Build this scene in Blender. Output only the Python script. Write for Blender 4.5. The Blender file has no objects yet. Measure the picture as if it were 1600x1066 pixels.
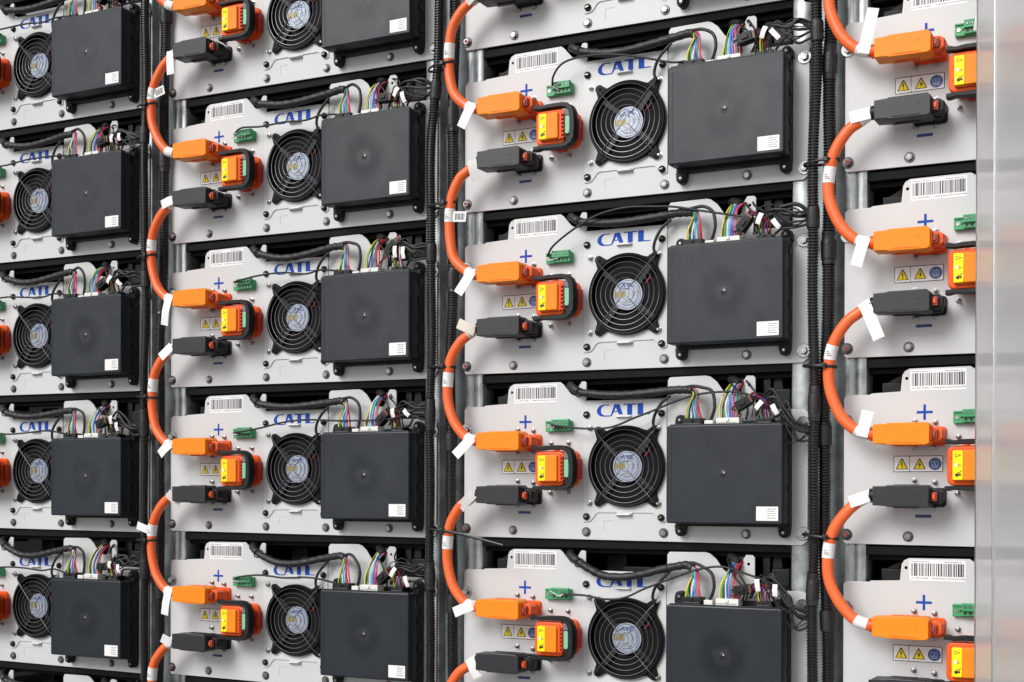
import bpy, math, random
from mathutils import Vector, Matrix
from mathutils.geometry import tessellate_polygon
random.seed(7)
R = math.radians
scene = bpy.context.scene
COL = scene.collection

# ---------------------------------------------------------------- camera
YAW, PITCH, ROLL, FPX, SY = R(27.2616), R(-0.23818), R(0.1536), 2113.94, 248.36
fw = Vector((-math.sin(YAW)*math.cos(PITCH), math.cos(YAW)*math.cos(PITCH), math.sin(PITCH)))
rt = Vector((math.cos(YAW), math.sin(YAW), 0)); up = rt.cross(fw)
r2 = math.cos(ROLL)*rt + math.sin(ROLL)*up; u2 = -math.sin(ROLL)*rt + math.cos(ROLL)*up
cd = bpy.data.cameras.new('camera'); cam = bpy.data.objects.new('camera', cd); COL.objects.link(cam)
cam.matrix_world = Matrix(((r2.x, u2.x, -fw.x, .97997), (r2.y, u2.y, -fw.y, -1.75408), (r2.z, u2.z, -fw.z, -.42949), (0, 0, 0, 1)))
cd.sensor_width = 36; cd.lens = 36*FPX/1600; cd.shift_y = SY/1600; cd.clip_start = .02; cd.clip_end = 200
scene.camera = cam

# ---------------------------------------------------------------- light
SUN_DIR = Vector((-.34, -.80, .62)).normalized()        # towards the light
sun_el = math.asin(SUN_DIR.z); sun_az = math.atan2(SUN_DIR.x, SUN_DIR.y)
w = bpy.data.worlds.new('World'); scene.world = w; w.use_nodes = True
nt = w.node_tree; nt.nodes.clear()
sky = nt.nodes.new('ShaderNodeTexSky'); sky.sky_type = 'NISHITA'; sky.sun_disc = False
sky.sun_elevation = sun_el; sky.sun_rotation = sun_az; sky.dust_density = 3; sky.air_density = 1
hs = nt.nodes.new('ShaderNodeHueSaturation'); hs.inputs['Saturation'].default_value = .12
bg = nt.nodes.new('ShaderNodeBackground'); bg.inputs['Strength'].default_value = .085
wo = nt.nodes.new('ShaderNodeOutputWorld')
nt.links.new(sky.outputs[0], hs.inputs['Color']); nt.links.new(hs.outputs[0], bg.inputs[0]); nt.links.new(bg.outputs[0], wo.inputs[0])
sd = bpy.data.lights.new('sun', 'SUN'); sd.energy = 2.3; sd.angle = R(30); sd.color = (1, .985, .965)
sun = bpy.data.objects.new('sun', sd); COL.objects.link(sun)
sun.rotation_euler = SUN_DIR.to_track_quat('Z', 'Y').to_euler()
scene.view_settings.view_transform = 'Standard'; scene.view_settings.look = 'None'
scene.view_settings.gamma = 1; scene.view_settings.use_curve_mapping = False
scene.view_settings.exposure = 0.12

# ---------------------------------------------------------------- materials
def mat(name, col, rough=.5, metal=0, noise=0, nscale=60, bump=0, bscale=400, spec=.5, rvar=0, coat=0, objrand=0, bdist=.0004):
    m = bpy.data.materials.new(name); m.use_nodes = True; t = m.node_tree; b = t.nodes['Principled BSDF']
    b.inputs['Base Color'].default_value = (*col, 1); b.inputs['Roughness'].default_value = rough
    b.inputs['Metallic'].default_value = metal; b.inputs['Specular IOR Level'].default_value = spec
    if coat: b.inputs['Coat Weight'].default_value = coat; b.inputs['Coat Roughness'].default_value = .2
    tc = t.nodes.new('ShaderNodeTexCoord')
    src = tc.outputs['Object']
    if objrand:
        oi = t.nodes.new('ShaderNodeObjectInfo'); va = t.nodes.new('ShaderNodeVectorMath'); va.operation = 'ADD'
        cx = t.nodes.new('ShaderNodeCombineXYZ'); ml = t.nodes.new('ShaderNodeMath'); ml.operation = 'MULTIPLY'; ml.inputs[1].default_value = 9
        t.links.new(oi.outputs['Random'], ml.inputs[0]); t.links.new(ml.outputs[0], cx.inputs[0]); t.links.new(ml.outputs[0], cx.inputs[2])
        t.links.new(src, va.inputs[0]); t.links.new(cx.outputs[0], va.inputs[1]); src = va.outputs[0]
    if noise or rvar:
        n = t.nodes.new('ShaderNodeTexNoise'); n.inputs['Scale'].default_value = nscale; n.inputs['Detail'].default_value = 6
        n.inputs['Roughness'].default_value = .6
        t.links.new(src, n.inputs['Vector'])
        if noise:
            mr = t.nodes.new('ShaderNodeMapRange'); mr.inputs[1].default_value = .3; mr.inputs[2].default_value = .7
            mr.inputs[3].default_value = 1-noise; mr.inputs[4].default_value = 1+noise*.6
            mx = t.nodes.new('ShaderNodeVectorMath'); mx.operation = 'SCALE'; mx.inputs[0].default_value = col
            t.links.new(n.outputs['Fac'], mr.inputs[0]); t.links.new(mr.outputs[0], mx.inputs['Scale'])
            t.links.new(mx.outputs[0], b.inputs['Base Color'])
        if rvar:
            m2 = t.nodes.new('ShaderNodeMapRange'); m2.inputs[1].default_value = .3; m2.inputs[2].default_value = .7
            m2.inputs[3].default_value = rough-rvar; m2.inputs[4].default_value = rough+rvar
            t.links.new(n.outputs['Fac'], m2.inputs[0]); t.links.new(m2.outputs[0], b.inputs['Roughness'])
    if bump:
        n2 = t.nodes.new('ShaderNodeTexNoise'); n2.inputs['Scale'].default_value = bscale; n2.inputs['Detail'].default_value = 3
        t.links.new(src, n2.inputs['Vector'])
        bp = t.nodes.new('ShaderNodeBump'); bp.inputs['Strength'].default_value = bump; bp.inputs['Distance'].default_value = bdist
        t.links.new(n2.outputs['Fac'], bp.inputs['Height']); t.links.new(bp.outputs[0], b.inputs['Normal'])
    return m

M = {}
M['paint'] = mat('pale_grey_paint', (.59, .597, .60), .42, noise=.055, nscale=7, bump=.25, bscale=900, rvar=.06, objrand=1, bdist=.0002)
M['paint2'] = mat('pale_grey_paint_fan_plate', (.625, .632, .635), .4, noise=.03, nscale=12, bump=.2, bscale=900, objrand=1, bdist=.0002)
M['edge'] = mat('cut_edge', (.5, .49, .48), .4)
M['black'] = mat('black_plastic', (.011, .011, .013), .45, noise=.3, nscale=120, bump=.15, bscale=700, spec=.3)
M['housing'] = mat('matte_black_housing', (.006, .006, .0065), .65, noise=.4, nscale=25, spec=.15)
M['fanblack'] = mat('fan_black', (.005, .005, .007), .45, noise=.2, nscale=80, spec=.16)
M['galv'] = mat('galvanised_steel', (.46, .49, .50), .38, metal=.8, noise=.38, nscale=38, bump=.2, bscale=120, rvar=.12)
M['galvdark'] = mat('galvanised_steel_recess_shade', (.30, .335, .345), .5, metal=.6, noise=.45, nscale=30, bump=.2, bscale=120, rvar=.1)  # darker copy of the steel, recess shade put into its colour
M['zinc'] = mat('zinc_bolt', (.42, .41, .40), .28, metal=1, noise=.4, nscale=300)
M['flange'] = mat('zinc_flange_edge_shade', (.13, .125, .12), .38, metal=.9, noise=.4, nscale=300)  # dark shading around the bolt heads put into the flange colour
M['bluezinc'] = mat('bright_zinc_washer', (.50, .54, .57), .3, metal=1, noise=.25, nscale=200)
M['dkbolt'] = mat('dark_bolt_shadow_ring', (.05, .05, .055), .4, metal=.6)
M['redpaint'] = mat('red_torque_mark', (.32, .05, .05), .6)
M['wire'] = mat('chrome_wire', (.19, .19, .20), .38, metal=.85)
M['orange'] = mat('orange_connector_plastic', (.93, .25, .006), .45, spec=.3, noise=.06, nscale=60, bump=.1, bscale=600)
M['redor'] = mat('red_orange_plastic', (.83, .105, .008), .42, spec=.35, noise=.06, nscale=60)
M['red'] = mat('red_plastic', (.55, .035, .02), .4)
M['latchred'] = mat('maroon_latch', (.33, .05, .03), .45)
M['cable'] = mat('orange_cable_sheath', (.90, .15, .035), .40, noise=.10, nscale=50, bump=.15, bscale=250)
M['yellow'] = mat('yellow_label', (.95, .76, .008), .45, spec=.25)
M['warny'] = mat('warning_yellow', (.90, .72, .01), .5, spec=.2)
M['ink'] = mat('black_ink', (.012, .012, .014), .5)
M['greyink'] = mat('grey_ink', (.16, .16, .17), .6)
M['ltink'] = mat('pale_grey_ink', (.42, .42, .43), .6)
M['blue'] = mat('blue_lettering', (.010, .068, .40), .6, noise=.1, nscale=100, spec=.2)
M['indigo'] = mat('indigo_lettering', (.02, .03, .20), .4)
M['iblue'] = mat('sign_blue', (.015, .07, .30), .4)
M['white'] = mat('white_label_paper', (.82, .82, .82), .45, noise=.03, nscale=60)
M['whitep'] = mat('white_plastic', (.76, .75, .72), .4)
M['tagw'] = mat('white_tag_film', (.83, .82, .82), .4, noise=.08, nscale=30)
M['beige'] = mat('beige_tag_film', (.70, .62, .55), .45, noise=.08, nscale=30)
M['greyf'] = mat('dull_tag_film', (.58, .56, .55), .45, noise=.08, nscale=30)
M['green'] = mat('green_terminal', (.05, .34, .13), .35, noise=.2, nscale=120)
M['mint'] = mat('mint_insert', (.20, .52, .33), .4)
M['silver'] = mat('silver_label', (.42, .46, .53), .4, metal=.3, noise=.1, nscale=120)
M['gold'] = mat('gold_label_band', (.36, .30, .13), .35, metal=.3, noise=.25, nscale=200)
M['hubink'] = mat('hub_blue_ink', (.03, .07, .3), .45)
M['box'] = None
WC = {'yellow': (.72, .60, .02), 'white': (.72, .72, .72), 'blue': (.03, .16, .55), 'sky': (.18, .42, .72), 'purple': (.17, .07, .35),
      'red': (.50, .02, .03), 'pink': (.70, .08, .20), 'teal': (.02, .33, .27), 'grn': (.03, .30, .07), 'maroon': (.25, .012, .035), 'brown': (.11, .05, .03), 'black': (.012, .012, .013)}
for k, c in WC.items(): M['w_'+k] = mat(k+'_wire_sheath', c, .35)
M['loom'] = mat('black_loom_tape', (.017, .017, .018), .5, noise=.5, nscale=140, bump=.6, bscale=260, bdist=.001)
M['conduit'] = mat('corrugated_black_plastic', (.013, .013, .015), .3, noise=.3, nscale=60, spec=.6)

def box_material():
    m = mat('charcoal_control_box', (.0085, .0135, .0200), .43, noise=.10, nscale=7, bump=.35, bscale=1400, rvar=.05, objrand=1, bdist=.0002)
    # round moulding blush about the gate mark: a slightly different gloss and shade of the plastic, stronger on some boxes
    t = m.node_tree; N = t.nodes.new; K = t.links.new; pr = t.nodes['Principled BSDF']
    tc = N('ShaderNodeTexCoord'); vm = N('ShaderNodeVectorMath'); vm.operation = 'DISTANCE'; vm.inputs[1].default_value = (.4115, -.0445, .0785)
    nz = N('ShaderNodeTexNoise'); nz.inputs['Scale'].default_value = 35; K(tc.outputs['Object'], nz.inputs['Vector'])
    vs = N('ShaderNodeVectorMath'); vs.operation = 'MULTIPLY_ADD'; vs.inputs[1].default_value = (.022, 0, .022); K(nz.outputs['Color'], vs.inputs[0]); K(tc.outputs['Object'], vs.inputs[2])
    ad = N('ShaderNodeVectorMath'); ad.operation = 'ADD'; ad.inputs[1].default_value = (-.011, 0, -.011); K(vs.outputs[0], ad.inputs[0])
    K(ad.outputs[0], vm.inputs[0])
    rp = N('ShaderNodeValToRGB'); e = rp.color_ramp.elements; e[0].position = 0; e[0].color = (1.1, 1.1, 1.1, 1); e[1].position = 1; e[1].color = (1, 1, 1, 1)
    for p_, v_ in ((.16, 1.05), (.30, .84), (.46, .88), (.75, 1.02)): x = e.new(p_); x.color = (v_, v_, v_, 1)
    sc_ = N('ShaderNodeMath'); sc_.operation = 'MULTIPLY'; sc_.inputs[1].default_value = 1/.055; K(vm.outputs['Value'], sc_.inputs[0]); K(sc_.outputs[0], rp.inputs[0])
    oi = N('ShaderNodeObjectInfo'); mx = N('ShaderNodeMix'); mx.data_type = 'RGBA'; mx.inputs[6].default_value = (1, 1, 1, 1); K(oi.outputs['Random'], mx.inputs[0]); K(rp.outputs[0], mx.inputs[7])
    src = pr.inputs['Base Color'].links[0].from_socket
    mu = N('ShaderNodeVectorMath'); mu.operation = 'MULTIPLY'; K(src, mu.inputs[0]); K(mx.outputs[2], mu.inputs[1]); K(mu.outputs[0], pr.inputs['Base Color'])
    sp = N('ShaderNodeSeparateXYZ'); K(mx.outputs[2], sp.inputs[0]); p2 = N('ShaderNodeMath'); p2.operation = 'POWER'; p2.inputs[1].default_value = 2.2; K(sp.outputs[0], p2.inputs[0])
    n3 = N('ShaderNodeTexNoise'); n3.inputs['Scale'].default_value = 22; n3.inputs['Detail'].default_value = 8; n3.inputs['Roughness'].default_value = .65; n3.inputs['Distortion'].default_value = .6; K(tc.outputs['Object'], n3.inputs['Vector'])
    m3 = N('ShaderNodeMapRange'); m3.inputs[1].default_value = .3; m3.inputs[2].default_value = .7; m3.inputs[3].default_value = .36; m3.inputs[4].default_value = .50; K(n3.outputs['Fac'], m3.inputs[0])
    m4 = N('ShaderNodeMath'); m4.operation = 'MULTIPLY'; K(p2.outputs[0], m4.inputs[0]); K(m3.outputs[0], m4.inputs[1]); K(m4.outputs[0], pr.inputs['Specular IOR Level'])
    return m
M['box'] = box_material()
M['dimple'] = mat('gate_mark', (.018, .018, .021), .3)

# ---------------------------------------------------------------- mesh builder (mm; y < 0 is towards the camera)
class MB:
    def __init__(s): s.v = []; s.f = []; s.m = []; s.mats = []
    def mi(s, m):
        if m not in s.mats: s.mats.append(m)
        return s.mats.index(m)
    def face(s, idx, m): s.f.append(idx); s.m.append(s.mi(m))
    def ring(s, pts): i = len(s.v); s.v += [tuple(p) for p in pts]; return list(range(i, i+len(pts)))
    def loft(s, rings, m, closed=True):
        for a, b in zip(rings, rings[1:]):
            n = len(a)
            for i in range(n if closed else n-1):
                j = (i+1) % n; s.face((a[i], a[j], b[j], b[i]), m)
    def poly(s, pts, y, m, holes=()):
        pts = [p for p in pts]
        if not holes:
            s.face(tuple(s.ring([(p[0], y, p[1]) for p in pts])), m); return
        loops = [[Vector((p[0], p[1], 0)) for p in pts]] + [[Vector((p[0], p[1], 0)) for p in h] for h in holes]
        flat = [p for l in loops for p in l]; idx = s.ring([(p.x, y, p.y) for p in flat])
        for t in tessellate_polygon(loops):
            a, b, c = (flat[i] for i in t)
            t = t if (b-a).cross(c-a).z > 0 else (t[0], t[2], t[1])
            s.face(tuple(idx[i] for i in t), m)
    def prism(s, pts, yb, yf, m, bev=0, holes=(), back=True, edge=None):
        n = len(pts); rings = [s.ring([(p[0], yb, p[1]) for p in pts])]
        if bev:
            rings.append(s.ring([(p[0], yf+bev, p[1]) for p in pts]))
            q = inset(pts, bev*.3); rings.append(s.ring([(p[0], yf+bev*.3, p[1]) for p in q]))
            q = inset(pts, bev)
        else: q = pts
        rings.append(s.ring([(p[0], yf, p[1]) for p in q]))
        s.loft(rings, edge or m)
        for h in holes:
            hb = s.ring([(p[0], yb, p[1]) for p in h]); hf = s.ring([(p[0], yf, p[1]) for p in h]); s.loft([hf, hb], edge or m)
        s.poly(q, yf, m, holes)
        if back: s.poly(list(reversed(pts)), yb, m) if not holes else None
    def box(s, x0, x1, z0, z1, yb, yf, m, bev=0, r=0):
        s.prism(rrect((x0+x1)/2, (z0+z1)/2, x1-x0, z1-z0, r) if r else [(x0, z0), (x1, z0), (x1, z1), (x0, z1)], yb, yf, m, bev)
    def lathe(s, cx, cz, prof, m, n=20, ph=0, capf=True, capb=False, ell=None):
        rings = []
        for (r, y) in prof:
            rings.append(s.ring([(cx+r*math.cos(ph+2*math.pi*i/n), y, cz+r*math.sin(ph+2*math.pi*i/n)) for i in range(n)]))
        s.loft(rings, m)
        if capf: s.face(tuple(rings[-1]), m)
        if capb: s.face(tuple(reversed(rings[0])), m)
    def tube(s, pts, r, m, n=8, cap=True, closed=False, radii=None, flat=None):
        P = [Vector(p) for p in pts]; N = len(P); rings = []
        t0 = (P[1]-P[0]).normalized(); nr = t0.orthogonal().normalized()
        if flat: nr = (Vector(flat) - t0*t0.dot(Vector(flat))).normalized()
        for i in range(N):
            if closed: t = (P[(i+1) % N]-P[i-1]).normalized()
            else: t = (P[min(i+1, N-1)]-P[max(i-1, 0)]).normalized()
            nr = (nr-t*nr.dot(t)).normalized(); b = t.cross(nr)
            rr = radii[i] if radii else r
            ra, rb = (rr if isinstance(rr, tuple) else (rr, rr))
            rings.append(s.ring([P[i]+nr*ra*math.cos(2*math.pi*k/n)+b*rb*math.sin(2*math.pi*k/n) for k in range(n)]))
        if closed: rings.append(rings[0])
        s.loft(rings, m)
        if cap and not closed: s.face(tuple(reversed(rings[0])), m); s.face(tuple(rings[-1]), m)
    def bar(s, pts, wn, wy, m):
        """rectangular bar along a path in the x-z plane: half-width wn in plane, half-depth wy in y"""
        P = [Vector((p[0], p[2])) for p in pts]; ys = [p[1] for p in pts]; N = len(P); rings = []
        for i in range(N):
            t = (P[min(i+1, N-1)]-P[max(i-1, 0)]).normalized(); n = Vector((-t.y, t.x)); c = P[i]
            w_ = wn[i] if isinstance(wn, list) else wn
            k = .72
            prof = [(w_, -wy*k), (w_*k, -wy), (-w_*k, -wy), (-w_, -wy*k), (-w_, wy), (w_, wy)]
            rings.append(s.ring([(c.x+n.x*a, ys[i]+b, c.y+n.y*a) for a, b in prof]))
        s.loft(rings, m); s.face(tuple(reversed(rings[0])), m); s.face(tuple(rings[-1]), m)
    def sheet(s, pts, width, wd, th, m):
        """thin strip (a tag) along a 3-D path, wd = width direction"""
        P = [Vector(p) for p in pts]; wv = Vector(wd).normalized()*width/2; rings = []
        for i in range(len(P)):
            t = (P[min(i+1, len(P)-1)]-P[max(i-1, 0)]).normalized(); n = t.cross(wv).normalized()*th/2
            rings.append(s.ring([P[i]+wv+n, P[i]-wv+n, P[i]-wv-n, P[i]+wv-n]))
        s.loft(rings, m); s.face(tuple(reversed(rings[0])), m); s.face(tuple(rings[-1]), m)
    def build(s, name, parent=None, ang=38, loc=None, link=True):
        me = bpy.data.meshes.new(name); me.from_pydata([(a*.001, b*.001, c*.001) for a, b, c in s.v], [], s.f)
        for m in s.mats: me.materials.append(M[m])
        me.polygons.foreach_set('material_index', s.m)
        me.validate(); me.update()
        import bmesh
        bm = bmesh.new(); bm.from_mesh(me); bmesh.ops.recalc_face_normals(bm, faces=bm.faces) if s.recalc else None
        bm.to_mesh(me); bm.free()
        me.polygons.foreach_set('use_smooth', [True]*len(me.polygons)); me.set_sharp_from_angle(angle=R(ang))
        o = bpy.data.objects.new(name, me)
        COL.objects.link(o); o.parent = parent
        if loc: o.location = [c*.001 for c in loc]
        return o
    recalc = True

def inset(pts, d):
    n = len(pts); out = []
    for i in range(n):
        a, b, c = pts[i-1], pts[i], pts[(i+1) % n]
        e1 = Vector((b[0]-a[0], b[1]-a[1])); e2 = Vector((c[0]-b[0], c[1]-b[1]))
        if e1.length < 1e-6 or e2.length < 1e-6: out.append(b); continue
        e1.normalize(); e2.normalize(); n1 = Vector((-e1.y, e1.x)); n2 = Vector((-e2.y, e2.x))
        k = n1+n2; k = k/max(k.dot(k)/2, .35) if k.length > 1e-6 else n1
        out.append((b[0]+k.x*d, b[1]+k.y*d))
    return out
def rrect(cx, cz, w_, h, r, n=4):
    out = []
    for sx, sz, a0 in ((1, -1, -90), (1, 1, 0), (-1, 1, 90), (-1, -1, 180)):
        for i in range(n+1):
            a = R(a0+90*i/n); out.append((cx+sx*(w_/2-r)+r*math.cos(a), cz+sz*(h/2-r)+r*math.sin(a)))
    return out
def circle(cx, cz, r, n=24, rev=False):
    p = [(cx+r*math.cos(2*math.pi*i/n), cz+r*math.sin(2*math.pi*i/n)) for i in range(n)]
    return p[::-1] if rev else p
def spline(pts, k=6):
    P = [Vector(p) for p in pts]; P = [P[0]*2-P[1]]+P+[P[-1]*2-P[-2]]; out = []
    for i in range(1, len(P)-2):
        for j in range(k):
            t = j/k; a, b, c, d = P[i-1:i+3]
            out.append(.5*((2*b)+(c-a)*t+(2*a-5*b+4*c-d)*t*t+(3*b-a-3*c+d)*t**3))
    out.append(P[-2]); return out
def empty(name, loc, label=None, cat=None, group=None, kind=None):
    o = bpy.data.objects.new(name, None); COL.objects.link(o); o.location = loc; o.empty_display_size = .05
    tag(o, label, cat, group, kind); return o
def tag(o, label=None, cat=None, group=None, kind=None):
    for k, v in (('label', label), ('category', cat), ('group', group), ('kind', kind)):
        if v: o[k] = v
    return o
KIDS = {}
def copy_tree(o, parent=None):
    c = o.copy(); COL.objects.link(c)
    if parent is not None: c.parent = parent
    for ch in list(o.children): copy_tree(ch, c)
    return c
def dup(o, loc, parent=None):
    """another copy of a part at loc (mm)"""
    c = copy_tree(o, parent or o.parent); c.location = [x*.001 for x in loc]; return c

# ================================================================ floor and rack
XC = {'A': -1.128, 'B': -.564, 'C': 0.0, 'D': .563}
H = .24
fl = MB(); fl.recalc = False
fl.v = [(-30000, -30000, 0), (30000, -30000, 0), (30000, 30000, 0), (-30000, 30000, 0)]; fl.face((0, 1, 2, 3), 'bounce_floor')
M['bounce_floor'] = mat('bounce_floor_concrete', (.16, .158, .155), .7, noise=.2, nscale=3, bump=.3, bscale=60)
bounce_floor = fl.build('bounce_floor', loc=(0, 0, -1560)); tag(bounce_floor, kind='structure')  # unseen ground sheet, added to bounce light up at the packs

rack = empty('rack', (0, 0, -1.56), 'galvanised steel rack frame with upright posts between the battery pack columns', 'rack')
Z0, Z1 = -1560, 560
for i, xc in enumerate((-1128-564, -1128, -564, 0, 563, 1126)):
    b = MB()
    # folded channel: left flange, recess, right flange (relative to the pack column that starts at x = 0)
    prof = [(-74, 40), (-74, 5.5), (-72.5, 4), (-50, 4), (-48.5, 5.5), (-48.5, 15), (-47, 17), (-6, 17), (-4.5, 15.5), (-4.5, 5.5), (-3, 4),
            (6, 4), (8, 5), (9.5, 6.5), (11, 5), (13, 4), (23, 4), (24.8, 6), (24.8, 40)]
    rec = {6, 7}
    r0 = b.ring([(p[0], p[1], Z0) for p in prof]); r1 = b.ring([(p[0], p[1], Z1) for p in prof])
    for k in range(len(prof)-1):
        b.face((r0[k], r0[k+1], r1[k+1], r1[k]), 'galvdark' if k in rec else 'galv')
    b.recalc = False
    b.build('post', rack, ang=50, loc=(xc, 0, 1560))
b = MB(); b.box(-1900, 1400, 0, 2120, 420, 412, 'housing'); b.build('back_panel', rack)
for c, xc in XC.items():
    for r in range(-2, 5):
        b = MB()
        b.box(24, 491, -26, -14.5, 40, 4.5, 'housing', 1)
        b.box(24, 491, -33, -26.2, 40, 16, 'housing', 1)
        b.build('shelf_rail', rack, loc=(xc*1000, 0, 1560-r*240))

# ================================================================ one battery pack
P = empty('battery_pack', (0, 0, 0))
OUT = [(-3.6, -9), (-1, -12), (505, -15.5), (512, -9.5), (512.5, 159), (508, 163.5), (441, 165), (441, 207), (438, 210), (429, 210.3), (425, 204), (420.5, 188),
       (416, 184.5), (403, 185.5), (397, 190), (387, 204), (378, 211), (372, 212.6), (320, 212), (317, 208), (316.5, 178), (191, 178), (194, 186), (194.3, 209), (192, 211), (187, 211),
       (183, 205), (180, 195), (176, 191), (170, 194), (158, 208), (153, 211.5), (79, 211), (73, 208), (70, 203), (68, 182.5), (31, 181), (30, 179.5), (1, 179.8), (-3.6, 176)]
FANC = (257.5, 90)
b = MB(); fh = circle(FANC[0], FANC[1], 53, 40)
b.prism(OUT, 2.2, 0, 'paint', .5, holes=[fh, circle(75.6, 198.8, 2.1, 12), circle(432.5, 198, 2.2, 12)], edge='paint')
# folded stiffening lip under the tab of the right half and faint printed bracket
b.bar([(222, -.1, 1), (222, -.1, 14), (236, -.1, 14)], .35, .15, 'ltink')
b.build('front_panel', P)
b = MB()
FP = [(190.4, 11.4), (200, 12), (204, 15), (210, 23), (214, 25), (241, 25), (244, 23.4), (264, 23.4), (267, 25), (296, 25), (302, 20), (306, 14), (311, 12), (316, 14),
      (316, 181), (312, 182.5), (194, 183.5), (190.4, 181)]
b.prism(FP, -.1, -1.6, 'paint2', .5, holes=[fh])
fp = b.build('fan_plate', P)
for (z, s_) in ((160, 1), (23, 1)):
    b = MB(); b.recalc = True
    b.v = []; r0 = b.ring([(241, -1.6, z-2), (265, -1.6, z-2), (265, -1.6, z+1), (241, -1.6, z+1)])
    r1 = b.ring([(243, -7, z-.8), (263, -7, z-.8), (263, -6.4, z+.6), (243, -6.4, z+.6)])
    b.loft([r0, r1], 'paint2'); b.face(tuple(r1), 'paint2'); b.build('finger_lip', fp)

# lettering on the fan plate
b = MB(); ox, oz = 211, 160.2
def L(pts): b.prism([(ox+x, oz+z) for x, z in pts], -1.65, -1.85, 'blue', back=False)
outer = [(19.6, 17), (11, 17.1), (6, 15.8), (2.2, 12.8), (0.2, 8.8), (1, 4.6), (4.4, 1.3), (9, 0.1), (20.5, 0)]
inner = [(21.6, 1.5), (12, 1.6), (8.6, 3.2), (6.8, 6.2), (6.6, 9.6), (7.8, 13), (11.6, 15.6), (19.6, 15.5)]
L((outer+inner)[::-1] if False else list(reversed(outer+inner)))
L([(20.9, .1), (23.0, .7), (26.3, 6), (29.3, 12.2), (29.6, 17), (27, 17)])
L([(29.8, 17), (29.5, 12.2), (31.4, 7.3), (32.6, 6), (33.6, 2.6), (40, 2.6), (34.8, 17)])
L([(26.6, 6), (32.3, 6), (31.1, 7.4), (27.3, 7.4)])
L([(40.8, 15.6), (60.5, 15.6), (60.5, 17.2), (40.8, 17.2)])
L([(46.5, 1.8), (54, 1.8), (54, 15.5), (46.5, 15.5)])
L([(62, 1.7), (70.5, 1.7), (70.5, 17.5), (62, 17.5)])
L([(70.6, 1.7), (80.5, 1.7), (80.5, 3.1), (70.6, 3.1)])
b.build('blue_lettering', fp)

b = MB(); b.box(96.2, 99.4, 145.8, 165.2, 0, -.25, 'blue')
b.box(88, 96.1, 153.9, 157.1, 0, -.25, 'blue'); b.box(99.5, 107.6, 153.9, 157.1, 0, -.25, 'blue'); b.build('plus_sign', P)
b = MB(); b.box(86.8, 106.6, 22.4, 26.2, 0, -.25, 'indigo'); b.build('minus_sign', P)

# barcode label
b = MB(); b.prism(rrect(114, 196, 68.5, 26.5, 1), 0, -.2, 'white', back=False)
rr = random.Random(3); x = 82.0
while x < 145.5:
    wd = rr.choice([.45, .55, .9, 1.3, 1.7]); b.box(x, min(x+wd, 146), 188.8, 204.8, -.22, -.32, 'ink' if rr.random() < .75 else 'greyink'); x += wd+rr.choice([.5, .7, 1.0, 1.4])
def scribble(b, x0, x1, z, h, yy, m='greyink', seed=1, gap=.45):
    rr = random.Random(seed); x = x0
    while x < x1:
        wd = rr.uniform(.5, 1.5); b.box(x, min(x+wd, x1), z-h/2, z-h/2+h*rr.uniform(.6, 1), yy, yy-.08, m); x += wd+gap*rr.choice([1, 1, 2.2])
scribble(b, 82, 105, 207, 1.2, -.22, seed=1); scribble(b, 123, 144, 206.8, 1.2, -.22, seed=2); scribble(b, 82, 103, 186.2, 1.2, -.22, seed=3); scribble(b, 108, 148, 186.2, 1.3, -.22, seed=4)
b.build('barcode_label', P)

# warning label
b = MB(); b.prism(rrect(90.2, 90.4, 61, 20.8, 1.5), 0, -.15, 'ink', back=False)
b.prism(rrect(69.9, 90.4, 18.7, 18.9, .7), -.15, -.25, 'white', back=False)
b.prism(rrect(99.8, 90.4, 39.8, 18.9, .7), -.15, -.25, 'white', back=False)
def tri(b, cx, cz, s_, y, m): b.prism([(cx-s_, cz-s_*.62), (cx+s_, cz-s_*.62), (cx+s_*.12, cz+s_*1.12), (cx-s_*.12, cz+s_*1.12)], y, y-.08, m, back=False)
for cx in (70, 91.8):
    tri(b, cx, 88.3, 7.8, -.25, 'ink'); tri(b, cx, 88.1, 6.0, -.33, 'warny')
b.box(69.2, 70.8, 88, 93, -.41, -.48, 'ink'); b.box(69.3, 70.7, 85.6, 87, -.41, -.48, 'ink')
b.prism([(90, 88.6), (92.3, 93.4), (93.3, 93), (92.2, 90), (94.2, 90), (91, 84.8), (91.6, 88.6)], -.41, -.48, 'ink', back=False)
b.lathe(110.8, 90.2, [(7.9, -.25), (7.9, -.34)], 'iblue', 28)
for xx, zz, ww, hh in ((108.2, 90.5, 3.6, 6.4), (113.0, 90.5, 3.6, 6.4)):
    b.box(xx-ww/2, xx+ww/2, zz-hh/2, zz+hh/2, -.35, -.42, 'silver'); b.box(xx-ww/2+.5, xx+ww/2-.5, zz-hh/2+.8, zz+hh/2-.5, -.43, -.47, 'iblue')
b.box(107, 114.6, 85.4, 86.1, -.35, -.42, 'silver')
b.build('warning_label', P)

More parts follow.
